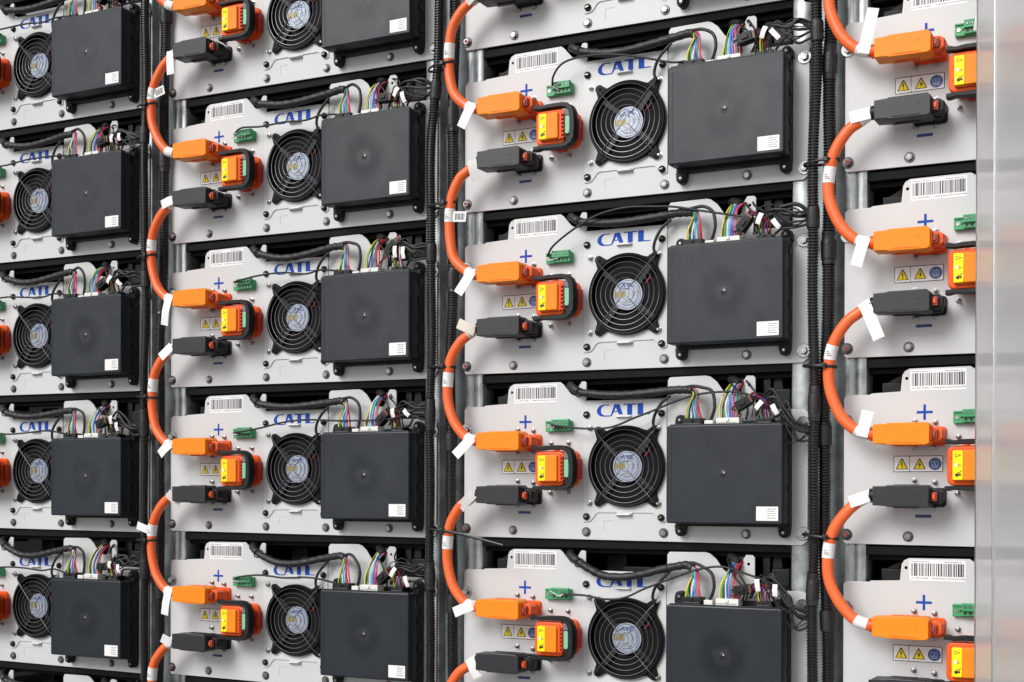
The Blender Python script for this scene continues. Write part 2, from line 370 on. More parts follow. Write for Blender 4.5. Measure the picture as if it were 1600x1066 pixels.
# bolts
def bolt_proto(name, m, wr, hr, h, washer=None):
    b = MB()
    b.lathe(0, 0, [(wr, 0), (wr, -1), (wr-.6, -1.5), (hr+.3, -1.5)], washer or m, 24)
    b.lathe(0, 0, [(hr, -1.5), (hr, -1.5-h+.8), (hr*.86, -1.5-h)], m, 6, ph=.3)
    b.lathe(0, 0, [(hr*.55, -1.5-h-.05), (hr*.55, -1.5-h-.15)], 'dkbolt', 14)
    b.lathe(0, 0, [(hr*.44, -1.5-h-.18), (hr*.44, -1.5-h-.3)], m, 14)
    return b.build(name, P)
bo = bolt_proto('bolt', 'zinc', 6.6, 4.4, 3.6, 'flange'); bo.location = (.078, 0, -.0016)
for i, (u, v) in enumerate(((195, -2.2), (311.5, -2.2), (429, -1.9))):
    c = dup(bo, (u, 0, v)); c.rotation_euler.y = .4+i*.9
bo0 = bolt_proto('bolt', 'zinc', 7.4, 4.6, 4, 'flange'); bo0.location = (0, 0, 0)
b = MB(); b.lathe(0, 0, [(2.4, -5.85), (2.2, -6)], 'redpaint', 10); b.build('torque_mark', bo0)
bw = bolt_proto('washer_bolt', 'bluezinc', 9.2, 5.4, 4.6, 'zinc'); bw.location = (.5062, 0, .145)
c = dup(bw, (506.4, 0, 0)); c.rotation_euler.y = .5
c = dup(bw, (0, 0, 145.5)); c.rotation_euler.y = 1.1
# quarter turn locks
b = MB(); b.lathe(0, 0, [(5.0, -1.6), (5.0, -3.4), (4.2, -5.2), (2.4, -6.2)], 'black', 18)
b.box(-2.6, 2.6, -.5, .5, -6.2, -6.7, 'zinc'); lk = b.build('panel_lock', P, loc=(195.7, 0, 163.6))
for u, v in ((308.5, 163), (195.8, 19.3), (308.4, 18.8)): c = dup(lk, (u, 0, v)); c.rotation_euler.y = (u+v)*.7
# small studs with nuts around the plugs and the fan
b = MB(); b.lathe(0, 0, [(3.7, 0), (3.7, -.7), (2.8, -.8)], 'zinc', 14); b.lathe(0, 0, [(2.9, -.7), (2.9, -3.0), (2.4, -3.3)], 'zinc', 6); b.lathe(0, 0, [(1.5, -3), (1.5, -7.5), (1.1, -8)], 'bluezinc', 10)
st = b.build('stud', P, loc=(86, 0, 144.3))
for u, v in ((111, 142.4), (109.8, 110.7), (85, 111), (85.7, 69.8), (111, 67.2), (111, 34), (86, 34.5), (139.4, 124), (167, 124), (138.5, 53), (167, 53.5)): c = dup(st, (u, 0, v)); c.rotation_euler.y = u*v
for u, v in ((201, 144.8), (304.4, 142.9), (200.8, 38.6), (304.6, 38.4)): c = dup(st, (u, -1.6, v)); c.rotation_euler.y = u*v; c.scale = (1.25, .8, 1.25); 

# high voltage plugs
def plug(name, m, mt, cz):
    b = MB(); d = cz-127.3
    sh = lambda pts: [(x, z+d) for x, z in pts]
    b.prism(sh([(44, 115), (60, 114.2), (62, 113), (108, 112.6), (112.5, 115), (112.5, 137), (108.5, 140.4), (62, 140.4), (60, 139.4), (44, 138.8)]), -20, -51, m, 1.1)
    b.prism(sh([(84, 115), (119, 115), (122, 117.5), (122, 131), (119, 134), (84, 134)]), 0, -20.5, mt, 1)   # neck on the panel
    b.prism(sh(rrect(105, 125, 39, 24, 4)), 0, -4, mt, .8)
    b.prism(sh([(112, 117), (121, 117.5), (126, 121), (126, 131.5), (121, 135), (112, 135.5)]), -20, -37, mt, 1.2)
    b.box(66, 96, 139.8+d, 141.2+d, -26, -32, mt, .3); b.box(66, 96, 111.6+d, 113+d, -26, -32, mt, .3)
    b.bar([(66, -51.2, 116+d), (100, -51.2, 115.6+d)], .4, .3, mt)
    b.bar([(96, -51.1, 128+d), (98.5, -51.1, 130.5+d), (101, -51.1, 127.5+d)], .3, .2, mt)
    o = b.build(name, P)
    b = MB(); b.box(113.4, 120.5, 120.5+d, 131.5+d, -36.5, -43, 'latchred', .8); b.box(115, 118.5, 123+d, 129+d, -42.9, -45, 'redor' if cz < 100 else 'latchred', .5)
    b.box(112.6, 114.4, 118.5+d, 133.5+d, -37, -46, mt, .4)
    b.build('latch', o)
    b = MB(); pr = [(8.6, 0), (9.2, -1.2), (9.2, -6), (8.4, -7)]
    b.tube([(45, -36, cz), (41.5, -36, cz), (38, -36, cz)], 8.8, 'redor' if cz > 100 else mt, 16); b.build('cable_gland', o)
    return o
plug('positive_plug', 'orange', 'redor', 127.3); plug('negative_plug', 'black2', 'black', 50.3) if 'black2' in M else None
M['black2'] = mat('charcoal_plug_plastic', (.015, .0155, .020), .42, noise=.1, nscale=60, bump=.1, bscale=600)
plug('negative_plug', 'black2', 'black', 50.3)

# service disconnect
b = MB()
b.prism(rrect(159, 88, 52, 50, 9), 0, -7, 'redor', 1); b.prism(rrect(158, 88, 44, 42, 9), -7, -20, 'redor', 1)
b.box(183.5, 188, 73, 101, 0, -13, 'red', .8); b.box(150, 164, 59.5, 64, 0, -9, 'red', .8); b.box(146, 152, 111, 117, 0, -9, 'redor', .6)
sdx = b.build('service_disconnect', P)
b = MB(); b.prism(rrect(154, 87, 46, 48.6, 8), -19.5, -36.5, 'redor', 2.5)
b.prism(rrect(155.5, 87, 35, 39.5, 4), -36.4, -40.5, 'redor', 1)
b.prism(rrect(160, 87.2, 17.5, 36.5, 1.8), -40.4, -44, 'orange', 1.2)
for z in (70, 75.5, 81, 86.5, 92, 97.5, 103): b.box(171.5, 176.2, z-1.3, z+1.3, -36, -40, 'red', .5)
for z in (78, 96): b.box(136.6, 138, z-2, z+2, -38, -39, 'red')
b.build('cap', sdx)
b = MB(); b.prism(rrect(145, 87.3, 12.4, 36, 1.6), -40.4, -43.6, 'yellow', .8)
b.prism([(142, 96.8), (142, 101.8), (149, 99.3)], -43.6, -43.7, 'ink', back=False); b.prism([(142.6, 97.7), (142.6, 100.9), (147.3, 99.3)], -43.7, -43.8, 'yellow', back=False)
b.box(141.6, 144.6, 86, 90, -43.6, -43.7, 'white'); b.prism([(145.5, 85.6), (145.5, 89.2), (149.4, 87.4)], -43.6, -43.7, 'ink', back=False); b.prism([(146, 86.4), (146, 88.4), (148.4, 87.4)], -43.7, -43.8, 'yellow', back=False)
b.prism(circle(144.2, 75.4, 2.2, 12), -43.6, -43.7, 'ink', back=False); b.prism(circle(147.6, 75.8, 1.5, 10), -43.6, -43.72, 'ink', back=False); b.bar([(144.4, -43.7, 79), (146, -43.7, 77.6), (149.5, -43.7, 80.4)], .45, .1, 'ink')
b.build('yellow_label', sdx)
b = MB(); U = [(129, -34, 116.6), (133, -34, 116.6), (140, -34, 115.4), (150, -34, 116.4), (172, -34, 116.4), (179, -34, 115), (185, -34, 111), (188, -34, 104), (188.6, -34, 87), (188, -34, 70), (185, -34, 64), (179, -34, 60.4), (172, -34, 59.4), (150, -34, 59.4), (140, -34, 60), (133, -34, 59), (129, -34, 59)]
b.bar(U, [2.9, 3.1, 2.6, 3, 3.2, 3.6, 4, 4.2, 4.6, 4.2, 4, 3.6, 3.2, 3, 2.6, 3.1, 2.9], 6.5, 'black')
b.box(176.5, 187, 100.5, 110, -26, -38.5, 'greyink', .8); b.box(177, 186, 61, 74, -26, -36, 'black', .8)
hd = b.build('lever', sdx)
b = MB(); b.prism([(178, 74.5), (183.5, 74), (187, 79), (188, 87), (187, 95), (183.5, 99.6), (178, 99.2)], -26, -40, 'mint', 1.2); b.build('slide_lock', sdx)

# green terminal block
b = MB(); b.prism(rrect(153.5, 148, 40, 15.5, 1), 0, -7, 'green', .6); b.box(145.5, 172.5, 147.6, 157.4, -6.9, -14, 'green', .6); b.box(145.5, 172.5, 141.5, 147.4, -6.9, -10.5, 'green', .5)
b.lathe(138.5, 147.6, [(2.6, -7), (2.4, -8)], 'zinc', 12); b.lathe(144, 147.4, [(1.6, -7), (1.6, -7.1)], 'ink', 12)
for k in range(4):
    b.lathe(149.5+k*6.2, 152.6, [(1.8, -14), (1.8, -14.15)], 'ink', 12); b.box(147.7+k*6.2, 151.3+k*6.2, 143, 146.2, -10.5, -10.6, 'ink')
for k in range(4): b.lathe(149.5+k*6.2, 152.6, [(1.1, -14.2), (1.0, -14.5)], 'zinc', 8)
b.box(146, 172, 147.5, 148.1, -10.6, -11.2, 'mint'); b.box(146, 172, 156.4, 157.2, -14.1, -14.5, 'mint'); b.box(134.5, 145, 153.6, 155.2, -7, -9, 'green')  # thin mint strips paint pale highlights along the block's edges
b.box(152.2, 152.8, 147.6, 157.4, -14, -14.4, 'green'); b.box(165, 165.6, 147.6, 157.4, -14, -14.4, 'green')
b.build('green_terminal', P)

# fan
fan = empty('fan', (0, 0, 0)); fan.parent = P; fan.location = (FANC[0]*.001, 0, FANC[1]*.001)
b = MB()
b.lathe(0, 0, [(52.6, 26), (52.4, 2), (52.4, -6), (53.4, -8.4), (55.8, -8.8), (57, -7.6), (57, -1.4)], 'fanblack', 64, capf=False)
for sx in (-1, 1):
    for sz in (-1, 1):
        a = math.atan2(sz*51, sx*43.5); c0 = Vector((math.cos(a), math.sin(a))); n0 = Vector((-c0.y, c0.x)); pts = []
        tip = Vector((sx*42.5, sz*50.5))
        base = c0*54
        ring_ = [base+n0*-17, base+n0*-9+c0*4, tip+n0*-6]+[tip+(c0*math.cos(t)+n0*math.sin(t))*6 for t in (-1.0, -.35, .35, 1.0)]+[tip+n0*6, base+n0*9+c0*4, base+n0*17]
        b.prism([(p.x, p.y) for p in ring_], -1.4, -6.2, 'fanblack', .8)
        b.lathe(tip.x, tip.y, [(3.2, -6.2), (3.2, -7.2), (2.2, -7.4)], 'fanblack', 12)
for k in range(4):                                  # struts
    a = R(44+90*k); c0 = Vector((math.cos(a), math.sin(a))); n0 = Vector((-c0.y, c0.x))
    q = [c0*18+n0*-4.5, c0*53+n0*1.0, c0*53+n0*8, c0*18+n0*3.5]
    b.prism([(p.x, p.y) for p in q], 4, -.5, 'strut', .8)
M['strut'] = mat('strut_black', (.014, .012, .017), .4, spec=.3)
b.build('fan_frame', fan)
b = MB()
b.lathe(0, 0, [(24, 20), (24, 1), (22.8, -.6)], 'fanblack', 40)
for k in range(7):                                  # blades
    rings = []
    for r_ in (23, 32, 41, 50.5):
        a0 = 2*math.pi*k/7 + (r_-23)*.006
        rings.append(b.ring([(r_*math.cos(a0+t), 3+15*j, r_*math.sin(a0+t)) for j, t in ((0, 0), (.45, .3), (.8, .52), (1, .66), (1.06, .66), (.86, .5), (.5, .28), (.06, -.01))]))
    b.loft(rings, 'fanblack'); b.face(tuple(rings[-1]), 'fanblack')
b.lathe(0, 0, [(56, 30), (0.1, 30.2)], 'housing', 24, capf=False)
b.build('impeller', fan)
b = MB(); b.lathe(0, 0, [(21.6, -.6), (21.6, -.75)], 'silver', 40)
b.prism([(-20.6, -4.0), (-3.5, -4.0), (-3.5, 4.8), (-20.4, 4.8)], -.78, -.84, 'gold', back=False)
for i_, (x, z, w_, h_) in enumerate(((-9.5, 10.5, 5, 6), (-3, 10.5, 5, 6), (3.5, 10.5, 5, 6))):
    pass
b.prism([(-9.4, 10), (-7.8, 10), (-6.2, 14), (-4.6, 10), (-3, 10), (-5.4, 16), (-7, 16)], -.78, -.86, 'hubink', back=False)
b.prism([(-2.4, 16), (-.9, 16), (.7, 12), (2.2, 16), (3.7, 16), (1.5, 10), (-.1, 10)], -.78, -.86, 'hubink', back=False)
b.bar([(9, -.8, 15), (7.4, -.8, 15.8), (5.3, -.8, 15), (4.6, -.8, 13), (5.3, -.8, 11), (7.4, -.8, 10.2), (9, -.8, 11)], .8, .08, 'hubink')
for r_ in (8.6, 15.6, 19.8):
    po, pi_ = circle(0, 0, r_, 32), circle(0, 0, r_-.7, 32, True); b.poly(po, -.9, 'hubink', [pi_])
scribble(b, -8, 9, -10.5, 3, -.78, 'greyink', 9, .9); scribble(b, -6, 6, -14.5, 1.3, -.78, 'greyink', 8, .9); scribble(b, 6, 16, 2.5, 1.3, -.78, 'greyink', 10, .9); scribble(b, 6, 16, -1.5, 1.3, -.78, 'greyink', 11, .9)
b.build('hub_label', fan)
b = MB()
for r_ in (7.1, 14.3, 21.7, 29.1, 36.4, 43.7, 51): b.tube([(r_*math.cos(2*math.pi*i/56), -12.2, r_*math.sin(2*math.pi*i/56)) for i in range(56)], .45, 'wire', 6, closed=True)
for sx in (-1, 1):
    for sz in (-1, 1):
        b.tube([(sx*4.8, -13.4, sz*5.2), (sx*30, -13.4, sz*33.5), (sx*40, -12.6, sz*45), (sx*44, -9, sz*49.5), (sx*45, -8.2, sz*52)], .62, 'wire', 6)
b.build('wire_guard', fan)

# control box
b = MB()
b.prism(rrect(411.7, 78, 157, 129, 2.5), -10, -26, 'black', .5); b.prism(rrect(411.9, 78.6, 158.5, 141, 3), 0, -13, 'black', 1)
b.prism(rrect(411.7, 77.8, 159, 131, 3), -22, -44.5, 'box', 1.8)
for z in (130, 100, 60, 28): b.box(490.2, 492.3, z-5, z+5, -6, -20, 'black', .5)
b.box(336, 488, 143.2, 144.8, -37, -42, 'box', .4)
b.bar([(339, -44.6, 136), (339, -44.6, 22)], .25, .12, 'black'); 
cb = b.build('control_box', P)
b = MB(); b.lathe(411.5, 78.5, [(6.2, -44.55), (5.4, -44.7), (4.0, -44.62)], 'box', 24); b.lathe(411.5, 78.5, [(3.8, -44.7), (3.2, -45.0)], 'dimple', 16); b.lathe(412.8, 79.6, [(.9, -45.02), (.7, -45.2)], 'whitep', 8); b.lathe(409.6, 75.9, [(1.6, -44.6), (1.2, -44.75)], 'dimple', 10)  # the tiny white dot is a highlight painted on the dimple
b.build('gate_mark', cb)
b = MB(); b.prism(rrect(470.9, 26.3, 29.2, 18.4, .5), -44.5, -44.75, 'white', back=False)
for k, z in enumerate((32.3, 29.5, 26.7, 23.8, 20.8)): scribble(b, 471.5, 483-(k % 2)*2, z, 1.15, -44.76, 'ink' if k == 4 else 'greyink', 20+k, .3)
b.build('white_sticker', cb)
for (u, v) in ((339, 1), (483, 1), (339, 152.5), (485, 153)):
    b = MB(); s_ = -1 if v < 50 else 1
    pts = [(-8, 8.4), (-7.2, 0)]+[(7.2*math.cos(a), 7.2*math.sin(a)) for a in [math.pi+math.pi*k/6 for k in range(1, 6)]]+[(7.2, 0), (8, 8.4)]
    if s_ > 0: pts = [(-x, -z) for x, z in pts]
    b.prism([(u+x, v+s_*0+z) for x, z in pts], 0, -11, 'black', 1.2); b.lathe(u, v, [(5.2, -11), (5.2, -13), (4.0, -14)], 'black', 14); b.lathe(u, v, [(1.8, -14.05), (1.6, -14.3)], 'zinc', 8)
    b.build('mounting_lug', cb)
def sock(name, u0, u1, v1, m, yb=-14, yf=-33, pins=8):
    b = MB(); b.box(u0, u1, 143.4, v1, yb, yf, m, .8); n = pins
    b.box(u0+1.5, u1-1.5, v1, v1+.4, yb-3, yf+3, m)
    for k in range(n): b.box(u0+2+(u1-u0-4)*k/n, u0+2+(u1-u0-4)*(k+.55)/n, 145.5, 146.6, yf, yf-.15, 'ink' if m != 'black' else 'greyink')
    b.box((u0+u1)/2-2, (u0+u1)/2+2, 148, v1-.6, yf, yf-1.6, m, .4)
    return b.build(name, cb)
sock('black_socket', 350, 377, 153, 'black'); sock('white_socket', 397.5, 429, 152.4, 'whitep', pins=12); sock('black_socket', 452, 473, 150.5, 'black')
b = MB(); b.box(380, 392, 143.4, 150, -16, -30, 'whitep', .8); b.build('small_socket', cb)

# pack body behind the panel
b = MB()
b.box(26, 488, -9, 170, 400, 3, 'housing', 1)
b.box(40, 66, 170, 196, 60, 22, 'moduleg', 2); b.prism([(46, 196), (62, 196), (66, 205), (66, 209), (58, 203)], 58, 26, 'moduleg', 1)
b.box(200, 232, 170, 206, 120, 60, 'moduleg', 3); b.box(234, 312, 170, 188, 100, 40, 'moduleg', 2)
for k in range(5): b.lathe(246+k*13, 180, [(2.6, 40), (2.6, 39.7)], 'ink', 12)
b.box(446, 456, 170, 212, 60, 20, 'moduleg', 1); b.box(460, 484, 168, 192, 60, 14, 'moduleg', 2); b.prism([(458, 192), (472, 192), (470, 212), (460, 212)], 50, 24, 'moduleg', 1)
M['moduleg'] = mat('dark_grey_module', (.014, .014, .016), .5, noise=.3, nscale=30, spec=.25)
b.build('module_housing', P)

# ---------------------------------------------------------------- packs in the rack
CNAME = {'A': 'far left column', 'B': 'second column from left', 'C': 'third column from left', 'D': 'rightmost column'}
ROWS = {'A': range(-1, 5), 'B': range(-1, 4), 'C': range(-1, 4), 'D': range(0, 4)}
def rowname(c, r):
    if c == 'D': return ['top', 'second', 'third', 'bottom'][r]
    if c == 'A': return ['topmost', 'second', 'third', 'fourth', 'fifth', 'lowest, barely showing,'][r+1]
    return ['topmost cut off', 'second', 'third', 'fourth', 'lowest'][r+1]
EXTRA = {'A': 'half hidden grey battery pack', 'B': 'narrow looking grey battery pack', 'C': 'fully visible light grey battery pack', 'D': 'grey battery pack beside the open door'}
packs = []
for c in 'ABCD':
    for r in ROWS[c]:
        o = P if not packs else copy_tree(P)
        packs.append((c, r, o)); o.location = (XC[c], 0, -r*H)
for c, r, o in packs:
    tag(o, f"{EXTRA[c]}, {rowname(c, r)} in the {CNAME[c]}", 'battery pack', 'battery packs stacked in the rack')

# ---------------------------------------------------------------- wiring harness per pack
SAG = {('C', 0): 0, ('C', 1): 3, ('C', 2): 3, ('C', 3): -10, ('B', 0): 1, ('B', 1): -2, ('B', 2): 2, ('B', 3): -6, ('A', -1): 2, ('A', 0): 0, ('A', 1): -2, ('A', 2): 0, ('A', 3): -6}
SIG = {('C', 0): 'rise', ('C', 1): 'high', ('C', 2): 'sag', ('C', 3): 'deep'}
def tube_part(name, pts, r, m, par, n=7, k=6):
    b = MB(); b.recalc = False; b.tube(spline(pts, k), r, m, n); return b.build(name, par, ang=60)
def harness(c, r):
    g = random.Random(hash((ord(c), r+10)) & 0xffff)
    h = empty('wiring_harness', (XC[c], 0, -r*H), f"loom with coloured wires on the {rowname(c, r)} pack, {CNAME[c]}", 'wiring', 'wiring looms along the battery packs')
    J = lambda a: g.uniform(-a, a)
    s = SAG.get((c, r), g.uniform(-6, 2))
    b = MB(); b.recalc = False
    path = spline([(164, 60, 207), (168, 10, 207), (174, -7, 204), (190, -13, 195), (206, -13, 191+s*.5), (228, -13, 187+s), (256, -13, 186+s), (286, -14, 188+s*.7), (312, -14, 191+s*.3), (336, -16, 193), (352, -18, 194+J(2)), (361, -20, 191)], 8)
    b.tube(path, 5.7, 'loom', 10, radii=[5.7+.35*math.sin(i*1.3)+g.uniform(-.15, .15) for i in range(len(path))]); b.build('main_loom', h, ang=60)
    tube_part('loom_tie', [(188, -20, 199), (186.6, -18, 190), (189, -9, 189), (193, -8, 198), (190, -19, 200), (188.5, -20.5, 198)], 1.0, 'w_black', h, 6)
    # jumper loop
    tube_part('jumper_loom', [(344, -16, 195), (360, -20, 197+J(2)), (376, -24, 196+J(3)), (390, -27, 186+J(3)), (394, -28, 170), (391, -26, 158), (387, -24, 150)], 2.3, 'loom', h)
    # fan cable
    tube_part('fan_cable', [(302, -9, 140), (300, -11, 150), (304, -13, 162), (313, -14, 174+J(2)), (326, -14, 186)], 2.2, 'loom', h)
    b = MB(); b.recalc = False; b.tube(spline([(302, -9, 141), (297, -3, 128), (292, 1, 116), (284, 2, 107)], 6), 1.3, 'w_black', 6); b.tube(spline([(292, 1, 116), (289, 1, 110), (282, 2, 104)], 4), .7, 'w_red', 5); b.build('fan_lead', h, ang=60)
    # signal cable from the green terminal
    kind = SIG.get((c, r), 'flat')
    if kind == 'rise': pts = [(146, -14, 152), (152, -22, 164), (166, -24, 178), (190, -22, 184), (225, -22, 183), (262, -24, 176), (300, -22, 166), (330, -22, 157), (352, -30, 153)]
    elif kind == 'high': pts = [(137, -10, 151), (152, -20, 164), (186, -24, 184), (222, -24, 200), (262, -24, 206), (300, -24, 204), (335, -26, 200), (378, -26, 190), (430, -28, 178), (480, -28, 166), (522, -26, 165)]
    elif kind == 'sag': pts = [(145, -16, 150), (165, -18, 147), (200, -20, 143), (240, -20, 144), (275, -20, 156), (305, -20, 166), (340, -24, 178), (375, -26, 186), (420, -28, 187), (450, -28, 180)]
    elif kind == 'deep': pts = [(163, -14, 149), (201, -20, 149), (232, -22, 145), (262, -22, 148), (293, -20, 162), (332, -20, 177), (370, -26, 190), (405, -28, 195), (440, -28, 186), (480, -28, 172)]
    elif (c, r) == ('B', 2): pts = [(138, -12, 149), (160, -20, 150), (200, -22, 155), (245, -22, 163), (290, -22, 166), (350, -28, 163), (420, -30, 162), (460, -30, 164)]
    else: pts = [(140, -14, 152+J(2)), (160, -20, 156+J(3)), (200, -20, 158+J(3)), (245, -20, 158+J(2)), (285, -20, 157+J(3)), (315, -22, 158), (352, -30, 153)]
    if c != 'D': tube_part('signal_cable', pts, 1.55, 'loom', h)
    if c != 'D':
        b = MB(); b.recalc = False
        p0 = Vector(pts[0])
        for k, (cl, dx) in enumerate((('white', 6), ('black', 14), ('white', -5))): b.tube(spline([p0+Vector((2, 0, -1)), p0+Vector((dx*.5, -3, -3+J(4))), Vector((149+dx*1.1, -13, 150+J(5)))], 4), .6, 'w_'+cl, 5)
        b.build('terminal_leads', h, ang=60)
    # wire fans into the sockets
    c1 = [['yellow', 'grn', 'black', 'white', 'blue', 'sky', 'teal', 'pink', 'red'], ['yellow', 'black', 'grn', 'white', 'sky', 'purple', 'teal', 'red', 'pink']][g.randrange(2)]
    for i, cl in enumerate(c1):
        f = i/(len(c1)-1); bx = 352.5+f*21.5; tx = 362+f*7
        pts = [(352, -20, 193.5-f*2), (tx-3, -22+J(1), 192+J(1)), (tx+1+J(1.5), -25+J(1.5), 183+J(2)), (tx*.4+bx*.6+J(2), -27+J(1), 168+J(2)), (bx, -25+J(2), 152)]
        tube_part('wire', pts, 1.15, 'w_'+cl, h, 6, 5)
    c2 = [['yellow', 'black', 'grn', 'white', 'sky', 'blue', 'purple', 'pink', 'teal', 'red'], ['yellow', 'grn', 'black', 'white', 'blue', 'purple', 'teal', 'red', 'maroon', 'red']][g.randrange(2)]
    for i, cl in enumerate(c2):
        f = i/(len(c2)-1); bx = 401+f*25; tx = 407+f*15+J(1); lean = J(2)
        pts = [(tx+4, 12, 206), (tx+2, -4, 201-abs(f-.5)*3), (tx+J(1)+lean, -17, 188+J(2)), (tx*.35+bx*.65+J(1.5)+lean, -25+J(1), 170+J(2)), (bx, -25+J(2), 151.5)]
        tube_part('wire', pts, 1.15, 'w_'+cl, h, 6, 5)
    b = MB(); b.recalc = False; b.tube(spline([(398, 60, 200), (404, 14, 206), (414, 2, 203), (421, -4, 198)], 6), 6.5, 'loom', 9); b.build('bundle_boot', h, ang=60)
    # inline plug with maroon wires and white flags
    ang = J(.5)+.45; cx, cz = 436+J(4), 168+J(5)
    if (c, r) == ('B', 1): ang, cx, cz = .75, 452, 182
    if (c, r) == ('C', 0): ang, cx, cz = .2, 436, 172
    ca, sa = math.cos(ang), math.sin(ang)
    def rot(x, z): return (cx+x*ca-z*sa, cz+x*sa+z*ca)
    b = MB(); b.prism([rot(-11, -6.5), rot(9, -6.5), rot(9, 6.5), rot(-11, 6.5)], -20, -34, 'black', 1.2); b.prism([rot(9, -5.5), rot(13, -5.5), rot(13, 5.5), rot(9, 5.5)], -21, -33, 'w_brown', .6); b.prism([rot(-5, -2.5), rot(4, -2.5), rot(4, 2.5), rot(-5, 2.5)], -34, -36, 'black', .5)
    b.build('inline_plug', h)
    cols3 = g.choice([['maroon', 'black', 'maroon', 'brown', 'black'], ['black', 'maroon', 'purple', 'maroon', 'brown'], ['brown', 'black', 'maroon', 'white', 'maroon']])
    for i in range(5):
        s1 = rot(13, -4+i*2); e = (455+i*3.4, -24+J(2), 150)
        tube_part('wire', [(s1[0]-1, -27, s1[1]), (s1[0]+5, -29+J(1), s1[1]+3+J(1)), (459+i*2.4, -30+J(2), 170+J(4)), (e[0]+J(1), -28, 160), e], 1.1, 'w_'+cols3[i], h, 6, 5)
    for i, cl in enumerate(('yellow', 'grn')): tube_part('wire', [(470, -24, 172), (460, -28, 174+J(2)), (455+i*3, -29, 166), (454.5+i*3, -25, 150)], 1.1, 'w_'+cl, h, 6, 5)
    for i in range(3):
        s1 = rot(-11, -3+i*3); tube_part('wire', [(s1[0]+1, -27, s1[1]), (s1[0]-6, -26+J(2), s1[1]-3+J(2)), (424+i*2, -22, 160+J(2)), (420+i*3, -22, 152)], 1.0, 'w_'+('maroon', 'brown', 'black')[i], h, 6, 5)
    # looms to the conduit
    zj = 172 if (c, r) not in (('C', 2), ('C', 3)) else 132
    if c == 'A': zj = 160 + J(14)
    for i, rr_ in enumerate((2.7, 2.0, 1.8)):
        o_ = J(5)
        tube_part('branch_loom', [(462+J(5), -27, 172+i*4), (474+J(3), -30-i*2, 180+o_+i*2), (492+J(3), -31-i*2, (178+zj)/2+3+J(8)), (508, -30-i*2, zj+6+J(8)), (524, -24, zj-2+i*4)], rr_, 'loom', h, 7)
    tube_part('branch_loom', [(474, -24, 152), (484, -30, 158+J(5)), (494, -32, 164+J(8)), (505, -30, zj-12+J(6)), (524, -24, zj-10)], 1.7, 'loom', h, 7)
    # loose black leads crossing above the box
    for i in range(5):
        z0, z1 = 158+J(8), zj+J(10)
        tube_part('loose_lead', [(446+J(6), -22, 154), (456+J(7), -30+J(3), z0+14+J(8)), (476+J(8), -33+J(3), (z0+z1)/2+10+J(14)), (500+J(5), -31+J(3), z1+J(10)), (523, -22, zj+J(8))], g.uniform(.7, 1.15), 'loom', h, 6)
    for i in range(2):
        u0 = g.uniform(400, 440)
        tube_part('loose_lead', [(u0, 4, 204), (u0+8, -14, 196+J(4)), (u0+24+J(5), -28, 184+J(6)), (u0+34, -28, 166), (u0+30, -22, 150)], 1.3, 'loom', h, 6)
    # white flags
    for i in range(2):
        a = J(.5)+(1.25 if i == 0 else 1.9); u0, v0 = (458+J(3), 172+J(4)) if i == 0 else (478+J(4), 166+J(6)); ln = 15+J(3)
        d = Vector((math.cos(a), 0, math.sin(a))); wd = Vector((-d.z, 0, d.x))
        b = MB(); b.sheet([Vector((u0, -34-i, v0))-d*ln*.5, Vector((u0, -36.5-i, v0)), Vector((u0, -35-i, v0))+d*ln*.5], 6.5, wd, .35, 'tagw'); b.build('white_flag', h)
    if (c, r) == ('D', 0):
        b = MB(); b.sheet([(160, -20, 140), (163, -24, 152), (166, -22, 164)], 6, (1, 0, -.2), .35, 'tagw'); b.build('white_flag', h)
    return h
for c in 'ABCD':
    for r in ROWS[c]: harness(c, r)

# ---------------------------------------------------------------- orange power cables (from the black plug down to the orange plug below)
# flags: (du, dv, length, material) of the tag at the black-plug end / at the orange-plug end / in the middle
NEG = {('C', 0): (.25, -1, 26, 'greyf'), ('C', 1): (-1, .45, 26, 'beige'), ('C', 2): (-.8, -.75, 26, 'greyf'), ('C', -1): (-.3, -.2, 12, 'greyf'), ('C', 3): (.5, -1, 24, 'tagw'),
       ('D', 0): (-1, -.15, 20, 'tagw'), ('D', 1): (.42, -1, 46, 'tagw'), ('D', 2): (-1, -.35, 20, 'tagw'), ('D', 3): None,
       ('B', -1): (.05, -1, 34, 'tagw'), ('B', 0): (-1, -.3, 18, 'tagw'), ('B', 1): (-.9, -.8, 22, 'tagw'), ('B', 2): (1, -.6, 26, 'greyf'), ('B', 3): (-.6, .3, 14, 'tagw')}
POS = {('C', 0): (-.6, -1, 32, 'tagw'), ('C', 1): (-.65, -1, 34, 'tagw'), ('C', 2): (-.9, -.9, 32, 'tagw'), ('C', 3): (-1, -.4, 28, 'tagw'),
       ('D', 0): (.25, 1, 50, 'tagw'), ('D', 1): (-.3, -1, 32, 'tagw'), ('D', 2): (.25, 1, 28, 'tagw'), ('D', 3): None,
       ('B', 0): None, ('B', 1): (-.25, -1, 44, 'tagw'), ('B', 2): (-.9, -.7, 24, 'tagw'), ('B', 3): (-.2, -1, 38, 'tagw')}
LEFTX = {'A': -12, 'B': -14, 'C': -11, 'D': -15}
